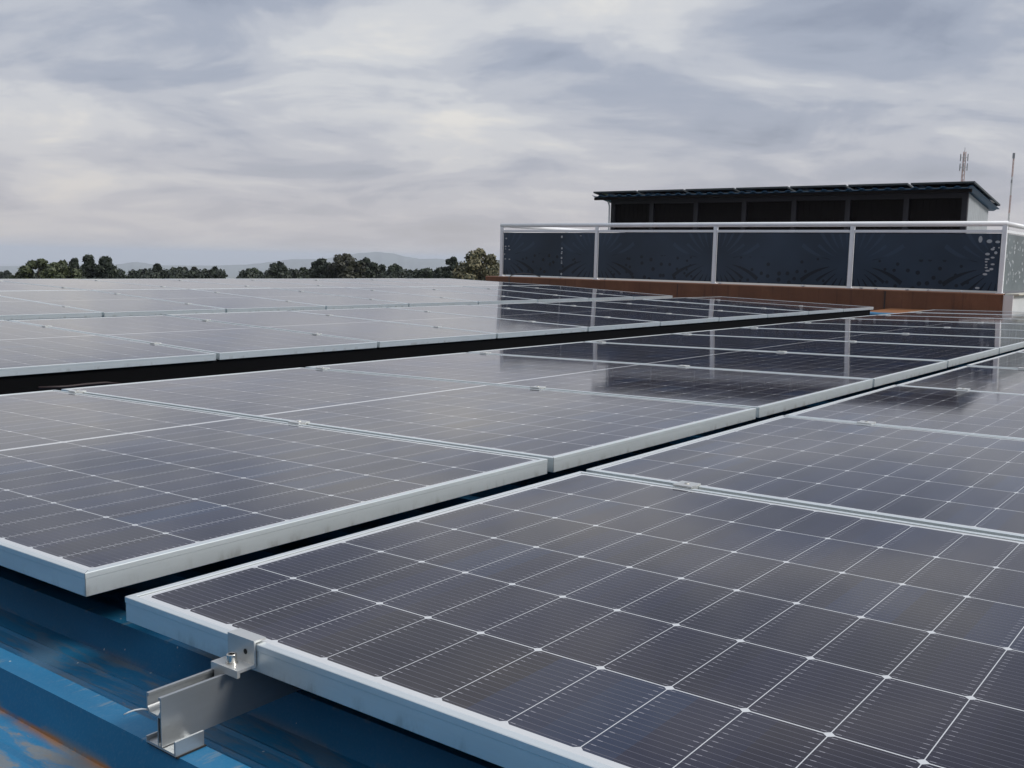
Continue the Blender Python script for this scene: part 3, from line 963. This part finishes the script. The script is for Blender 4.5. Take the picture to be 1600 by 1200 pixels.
# rails and panels on the shed roof
for u, w_ in ((19.45, "front"), (20.9, "rear")):
    bm = bmesh.new(); box(bm, u - 0.02, u + 0.02, RV0 + 0.05, RV1 - 0.05, zs(u) + 0.034, zs(u) + 0.076)
    o = obj("roof_rail", bm, MAT_RAIL)
    tag(o, f"metal rail on the shed roof under the {w_} edge of its panels", "rail", "rails on the shed roof")
sw = (RV1 - RV0 + 0.05) / 7
DARK_FRAME_ME = FRAME_ME.copy(); DARK_FRAME_ME.name = 'frame'
DARK_FRAME_ME.materials[0] = simple('dark_shed_frame', (0.045, 0.055, 0.062), 0.45, 0.3, var=0.1)  # darker copy of the panel frame for the shed roof
for k in range(7):
    t = -math.atan(0.135)
    # panel's long side runs down the roof; scale of the copy keeps the module width of the shed array
    mt4 = Matrix.Translation((19.14, RV0 - 0.02 + k * sw, zs(19.14) + 0.113)) @ Matrix.Rotation(math.atan(0.135), 4, 'Y') @ Matrix.Rotation(math.pi / 2, 4, 'Z') @ Matrix.Translation((0, -PL, 0))
    sp_ = solar_panel(mt4, f"solar panel on the shed roof seen edge on, {ORD[6 - k]} from the left", "solar panels on the shed roof", DARK_FRAME_ME)

# ------------------------------------------------------------------ masts far behind
def at(px, py, dist):
    d = RIGHT * ((px - 800) / 1568.3) + DOWN * ((py - 600) / 1568.3) + FWD
    return CAM + d.normalized() * dist


MAT_MAST_RED = simple("mast_red", (0.52, 0.36, 0.33), 0.6, var=0.1)
MAT_MAST_GREY = simple("mast_grey", (0.25, 0.26, 0.28), 0.5, var=0.1)
MAT_ANT = simple("antenna_grey", (0.34, 0.35, 0.38), 0.5)


def lattice(bm, base, top, w0, w1, step, seg_r):
    base, top = Vector(base), Vector(top)
    H = (top - base).length
    n = max(2, int(H / step))
    ring = []
    for i in range(n + 1):
        t = i / n
        c = base.lerp(top, t); w = w0 + (w1 - w0) * t
        ring.append([c + Vector((w * math.cos(a), w * math.sin(a), 0)) for a in (0.4, 0.4 + 2.094, 0.4 + 4.189)])
    for j in range(3):
        tube(bm, [r[j] for r in ring], seg_r, 6)
    for i in range(n):
        for j in range(3):
            tube(bm, [ring[i][j], ring[i + 1][(j + 1) % 3]], seg_r * 0.5, 4)


GZ = -7.0
p0 = at(1504.5, 275, 150); p1 = at(1505.5, 233, 150)
dirn = Vector((0, 0, 1))
mast = empty("cell_tower", Matrix.Translation((p0.x, p0.y, GZ)))
tag(mast, "thin lattice telephone mast with antennas rising behind the shed roof's right end", "mast")
mi = mast.matrix_world.inverted()
bm = bmesh.new(); lattice(bm, (p0.x, p0.y, GZ), (p0.x, p0.y, p1.z - 0.3), 0.36, 0.18, 0.7, 0.045)
obj("lattice", into(mi, bm), MAT_MAST_RED, mast)
for a in (0.2, 1.77, 3.34, 4.91):
    for dz in (-1.1, -2.35):
        bm = bmesh.new()
        c = Vector((p0.x, p0.y, p1.z + dz))
        rv = Vector((math.cos(a), math.sin(a), 0))
        tube(bm, [c + rv * 0.1, c + rv * 0.42], 0.03, 5)
        tube(bm, [c + rv * 0.45 + Vector((0, 0, -0.45)), c + rv * 0.45 + Vector((0, 0, 0.5))], 0.07, 6)
        obj("antenna", into(mi, bm), MAT_ANT, mast)
bm = bmesh.new(); tube(bm, [(p0.x, p0.y, p1.z - 0.35), (p0.x, p0.y, p1.z + 0.25)], 0.03, 5)
obj("lightning_rod", into(mi, bm), MAT_MAST_GREY, mast)

q0 = at(1578, 345, 170); q1 = at(1584.5, 239, 170)
mast2 = empty("radio_mast", Matrix.Translation((q1.x, q1.y, GZ)))
tag(mast2, "slender red and white radio mast at the far right behind the railing", "mast")
mi = mast2.matrix_world.inverted()
nb = 9
for k in range(nb):
    za = GZ + (q1.z - 0.8 - GZ) * k / nb; zb_ = GZ + (q1.z - 0.8 - GZ) * (k + 1) / nb
    bm = bmesh.new(); lattice(bm, (q1.x, q1.y, za), (q1.x, q1.y, zb_), 0.10, 0.10, 0.5, 0.034)
    obj("lattice_section", into(mi, bm), MAT_MAST_RED if k % 2 == 0 else simple("mast_white", (0.62, 0.62, 0.63), 0.6), mast2)
bm = bmesh.new(); box(bm, q1.x - 0.16, q1.x + 0.16, q1.y - 0.16, q1.y + 0.16, q1.z - 0.8, q1.z, 0.03)
box(bm, q1.x - 0.22, q1.x + 0.22, q1.y - 0.1, q1.y + 0.1, q1.z - 4.4, q1.z - 3.9, 0.03)
obj("antenna", into(mi, bm), MAT_ANT, mast2)

# ------------------------------------------------------------------ ground, mountains
def ground_z(r):
    pts = [(0, GZ), (200, GZ), (500, -16), (2500, -78), (4500, -105), (9000, -150), (16000, -225), (30000, -360)]
    for (a, za), (b, zb) in zip(pts, pts[1:]):
        if r <= b: return za + (zb - za) * (r - a) / (b - a)
    return pts[-1][1]


mt, nt, b = material("far_countryside")
pos = N(nt, 'ShaderNodeNewGeometry').outputs['Position']
c = RAMP(nt, NOISE(nt, pos, 0.004, 6, 0.6), [(0.3, (0.035, 0.055, 0.022)), (0.5, (0.07, 0.085, 0.035)), (0.7, (0.12, 0.11, 0.06))])
c = MIX(nt, SMOOTH(nt, NOISE(nt, pos, 0.05, 5, 0.6), 0.5, 0.65), c, (0.03, 0.05, 0.02))
plug(nt, c, b.inputs['Base Color']); b.inputs['Roughness'].default_value = 0.9
MAT_GROUND = mt
bm = bmesh.new()
rads = [0, 30, 80, 150, 220, 350, 600, 1000, 1800, 3000, 5000, 9000, 16000, 30000]
seg = 96
ctr = bm.verts.new((0, 0, GZ))
prev = None
for r in rads[1:]:
    cur = [bm.verts.new((r * math.cos(2 * math.pi * k / seg), r * math.sin(2 * math.pi * k / seg), ground_z(r))) for k in range(seg)]
    for k in range(seg):
        if prev is None: bm.faces.new((ctr, cur[k], cur[(k + 1) % seg]))
        else: bm.faces.new((prev[k], cur[k], cur[(k + 1) % seg], prev[(k + 1) % seg]))
    prev = cur
g = obj("ground", bm, MAT_GROUND, smooth=True); g['kind'] = 'structure'

HILL_PTS = [(-260, 420), (-120, 415), (0, 416), (120, 415), (175, 414), (200, 410.5), (214, 409), (232, 412), (260, 414.5), (330, 415), (385, 413.5), (430, 408.5), (455, 405), (490, 405), (515, 403), (540, 398.5), (562, 395.2), (590, 393.5),
            (615, 396), (635, 401), (655, 404.5), (690, 404.5), (720, 408), (760, 411), (820, 414), (900, 417), (1050, 424), (1250, 428), (1500, 432), (1750, 440)]
bm = bmesh.new()
HD = 6500
front, ridge, back = [], [], []
for i, (x, y) in enumerate(HILL_PTS):
    for s in range(4):
        if i == len(HILL_PTS) - 1 and s: break
        if s:
            x2, y2 = HILL_PTS[i + 1]
            xx = x + (x2 - x) * s / 4
            yy = y + (y2 - y) * s / 4 + rng.uniform(-0.45, 0.45)
        else: xx, yy = x, y
        p = at(xx, yy, HD)
        hz = Vector((p.x - CAM.x, p.y - CAM.y, 0)).normalized()
        ridge.append(bm.verts.new(p))
        pf = p - hz * (1200 + rng.uniform(-300, 300)); pb = p + hz * 1800
        front.append(bm.verts.new((pf.x, pf.y, ground_z(math.hypot(pf.x, pf.y)) - 10)))
        back.append(bm.verts.new((pb.x, pb.y, ground_z(math.hypot(pb.x, pb.y)) - 10)))
for i in range(len(ridge) - 1):
    bm.faces.new((front[i], front[i + 1], ridge[i + 1], ridge[i]))
    bm.faces.new((ridge[i], ridge[i + 1], back[i + 1], back[i]))
h = obj("mountains", bm, simple("wooded_mountain", (0.05, 0.07, 0.05), 0.9, var=0.3, scale=0.002), smooth=True)
h['kind'] = 'structure'

# ------------------------------------------------------------------ trees
def mat_leaf(name, a, b_):
    mt, nt, b = material(name)
    info = N(nt, 'ShaderNodeNewGeometry')
    f = info.outputs['Random Per Island']
    c = RAMP(nt, f, [(0.0, a), (1.0, b_)])
    plug(nt, c, b.inputs['Base Color'])
    b.inputs['Roughness'].default_value = 0.6
    return mt


LEAF = {
    'olive': mat_leaf("olive_leaves", (0.022, 0.034, 0.012), (0.075, 0.090, 0.032)),
    'dark': mat_leaf("dark_leaves", (0.008, 0.015, 0.008), (0.021, 0.033, 0.015)),
    'mid': mat_leaf("mid_green_leaves", (0.011, 0.021, 0.009), (0.032, 0.050, 0.019)),
    'pale': mat_leaf("flowering_leaves", (0.032, 0.042, 0.018), (0.24, 0.21, 0.12)),
    'brown': mat_leaf("brown_green_leaves", (0.016, 0.018, 0.010), (0.042, 0.043, 0.021)),
}
MAT_BARK = simple("bark", (0.10, 0.075, 0.055), 0.9, var=0.3, scale=3)


def tree(x, hw, top, dist, kind, shape, label, seed):
    rr = random.Random(seed)
    ptop = at(x, top, dist)
    bx, by = ptop.x, ptop.y
    gz = ground_z(math.hypot(bx, by))
    mpp = dist / 1568.3 * 1.08
    cw = hw * mpp * 1.30
    H = ptop.z - gz
    vis = max(0.4, (435.0 - top) * dist / 1568.3)      # how far the crown reaches above the panels' edge
    crown_h = min(H * 0.85, vis * 2.2 + 1.0)
    t = empty("tree", Matrix.Translation((bx, by, gz)))
    tag(t, label, "tree", "trees beyond the solar panels")
    # trunk with limbs
    bm = bmesh.new()
    zc0 = H - crown_h
    lean = rr.uniform(-0.2, 0.2)
    tr = max(0.12, cw * 0.07)
    tube(bm, [(0, 0, -0.2), (lean * 0.3, 0, zc0 * 0.5), (lean, lean * 0.4, zc0 + crown_h * 0.3), (lean * 0.8, 0, H - crown_h * 0.15)], [tr * 1.3, tr, tr * 0.7, tr * 0.15], 8)
    for k in range(6):
        a = rr.uniform(0, 6.28); z0 = zc0 + crown_h * rr.uniform(0.0, 0.4)
        tube(bm, [(lean * 0.8, 0, z0), (cw * 0.35 * math.cos(a), cw * 0.35 * math.sin(a), z0 + crown_h * 0.18), (cw * 0.7 * math.cos(a), cw * 0.7 * math.sin(a), z0 + crown_h * 0.30)], [tr * 0.5, tr * 0.3, tr * 0.08], 5)
    obj("trunk", bm, MAT_BARK, t)
    # crown of leaf clumps
    bm = bmesh.new()
    clumps = []
    ncl = {'cone': 46, 'round': 52, 'sparse': 26}[shape]
    for k in range(ncl):
        q = (k + rr.random()) / ncl
        sdep = crown_h * q ** 0.85                     # depth below the tip
        t_ = sdep / vis
        if shape == 'cone': rad = cw * min(1.15, 0.10 + 0.90 * t_ ** 0.85)
        elif shape == 'round': rad = cw * min(1.12, math.sqrt(max(0.02, 1.0 - max(0.0, 1.0 - t_) ** 2.2)))
        else: rad = cw * min(1.0, 0.25 + 0.8 * t_ ** 0.6)
        cr = cw * rr.uniform(0.26, 0.44) * (0.62 if shape == 'sparse' else 1.0) * min(1.0, 0.62 + 0.4 * t_)
        a = k * 2.399 + rr.uniform(-0.5, 0.5); qd = max(0.0, rad - cr * 0.8) * rr.random() ** 0.5
        clumps.append((qd * math.cos(a), qd * math.sin(a), H - sdep - cr * 0.55, cr))
    ls = max(0.08, 0.0018 * dist)
    nl = 330 if shape != 'sparse' else 190
    for (cx, cy, cz, cr) in clumps:
        for k in range(nl):
            d = Vector((rr.gauss(0, 1), rr.gauss(0, 1), rr.gauss(0, 1))).normalized()
            rd = cr * (rr.random() ** 0.45) * rr.uniform(0.85, 1.12)
            p = Vector((cx, cy, cz)) + Vector((d.x * rd, d.y * rd, d.z * rd * 0.8))
            nrm = (d + Vector((rr.gauss(0, .5), rr.gauss(0, .5), rr.gauss(0, .5)))).normalized()
            a1 = nrm.orthogonal().normalized(); a2 = nrm.cross(a1)
            an = rr.uniform(0, 3.14)
            u_ = a1 * math.cos(an) + a2 * math.sin(an); w_ = nrm.cross(u_)
            s1 = ls * rr.uniform(0.6, 1.3); s2 = s1 * rr.uniform(0.45, 0.7)
            bm.faces.new([bm.verts.new(p + u_ * s1), bm.verts.new(p + w_ * s2), bm.verts.new(p - u_ * s1), bm.verts.new(p - w_ * s2)])
    me = bpy.data.meshes.new("crown"); bm.to_mesh(me); bm.free(); me.materials.append(LEAF[kind])
    o = bpy.data.objects.new("crown", me); COL.objects.link(o); o.parent = t


TREES = [
    (62, 28, 405, 62, 'olive', 'round', "broad olive green tree at the far left above the panels' edge"),
    (96, 26, 408, 60, 'olive', 'round', "low olive green tree just right of the broad one at far left"),
    (116, 15, 402, 74, 'dark', 'cone', "narrow dark tree peeping over the olive trees at left"),
    (138, 20, 399, 76, 'dark', 'cone', "middle dark cone-shaped tree of the left cluster"),
    (165, 23, 399.5, 75, 'dark', 'cone', "rightmost dark cone-shaped tree of the left cluster"),
    (8, 11, 424, 230, 'dark', 'sparse', "tiny hazy tree at the very left edge"),
    (224, 12, 424, 110, 'mid', 'round', "low rounded bush-like tree right of the left cluster"),
    (246, 15, 412.5, 104, 'dark', 'cone', "pointed dark tree left of the thin-crowned tree"),
    (276, 12, 417, 112, 'mid', 'round', "small rounded tree beside the thin-crowned tree"),
    (298, 16, 415, 106, 'brown', 'sparse', "thin-crowned brownish tree with sky between its branches"),
    (320, 9, 422, 118, 'mid', 'cone', "short pointed tree right of the thin-crowned tree"),
    (336, 9, 417.5, 116, 'dark', 'cone', "slim dark tree just left of the open plain"),
    (395, 14, 419.5, 108, 'mid', 'round', "low green tree just right of the open plain"),
    (436, 22, 410.5, 96, 'dark', 'round', "round dark tree left of the big middle clump"),
    (474, 14, 419, 104, 'mid', 'cone', "small green tree between two dark round trees"),
    (503, 20, 405, 84, 'dark', 'round', "dark tree forming the left shoulder of the big middle clump"),
    (540, 28, 396, 82, 'brown', 'round', "tallest brownish tree in the middle clump under the mountain"),
    (572, 22, 404, 88, 'dark', 'round', "dark tree forming the right shoulder of the big middle clump"),
    (597, 13, 413, 100, 'dark', 'cone', "small dark tree right of the middle clump"),
    (617, 16, 413.5, 98, 'mid', 'round', "rounded green tree below the mountain's right slope"),
    (640, 11, 422, 108, 'mid', 'cone', "tiny green tree in the dip below the mountain"),
    (664, 17, 419.5, 92, 'mid', 'round', "low green tree left of the dark tree by the terrace"),
    (690, 14, 418, 80, 'dark', 'round', "low dark tree partly behind the flowering tree"),
    (709, 17, 403, 70, 'dark', 'round', "dark tree rising behind the flowering tree by the terrace"),
    (748, 36, 389, 46, 'pale', 'round', "pale flowering tree beside the terrace's left corner"),
]
# low bushes that close the gaps between the trees, one continuous mass
bm = bmesh.new()
rr = random.Random(77)
for k in range(760):
    px = rr.choice((rr.uniform(34, 190), rr.uniform(205, 345), rr.uniform(378, 780), rr.uniform(378, 780)))
    dist = rr.uniform(92, 120)
    b0 = at(px, 434 - 15 * rr.random() ** 1.6, dist)
    cr = rr.uniform(0.35, 0.8)
    for j in range(110):
        d = Vector((rr.gauss(0, 1), rr.gauss(0, 1), rr.gauss(0, 1))).normalized()
        p = b0 + d * cr * rr.random() ** 0.4 - Vector((0, 0, cr))
        nrm = (d + Vector((rr.gauss(0, .5), rr.gauss(0, .5), rr.gauss(0, .5)))).normalized()
        a1 = nrm.orthogonal().normalized(); a2 = nrm.cross(a1); s1 = 0.17 * rr.uniform(0.6, 1.3)
        bm.faces.new([bm.verts.new(p + a1 * s1), bm.verts.new(p + a2 * s1 * 0.6), bm.verts.new(p - a1 * s1), bm.verts.new(p - a2 * s1 * 0.6)])
me = bpy.data.meshes.new("undergrowth"); bm.to_mesh(me); bm.free(); me.materials.append(LEAF['dark'])
ug = bpy.data.objects.new("undergrowth", me); COL.objects.link(ug); ug['kind'] = 'stuff'
for i, (x, hw, top, dist, kind, shape, lab) in enumerate(TREES):
    tree(x, hw, top, dist, kind, shape, lab, 100 + i)

# ------------------------------------------------------------------ air
HAZE = True
if HAZE:
    bm = bmesh.new()
    zmax = max(v.co.z for v in h.data.vertices)
    box(bm, -31500, 31500, -31500, 31500, -372, max(zmax, 26) + 3)
    hz = obj("haze", bm, None)
    mt = bpy.data.materials.new("haze_air"); mt.use_nodes = True
    nt = mt.node_tree; nt.nodes.clear()
    out = N(nt, 'ShaderNodeOutputMaterial'); pvn = N(nt, 'ShaderNodeVolumePrincipled')
    pvn.inputs['Color'].default_value = (0.82, 0.87, 1.0, 1)
    pvn.inputs['Density'].default_value = 0.00019
    pvn.inputs['Anisotropy'].default_value = 0.0
    plug(nt, pvn.outputs[0], out.inputs['Volume'])
    hz.data.materials.append(mt)
    hz['kind'] = 'stuff'
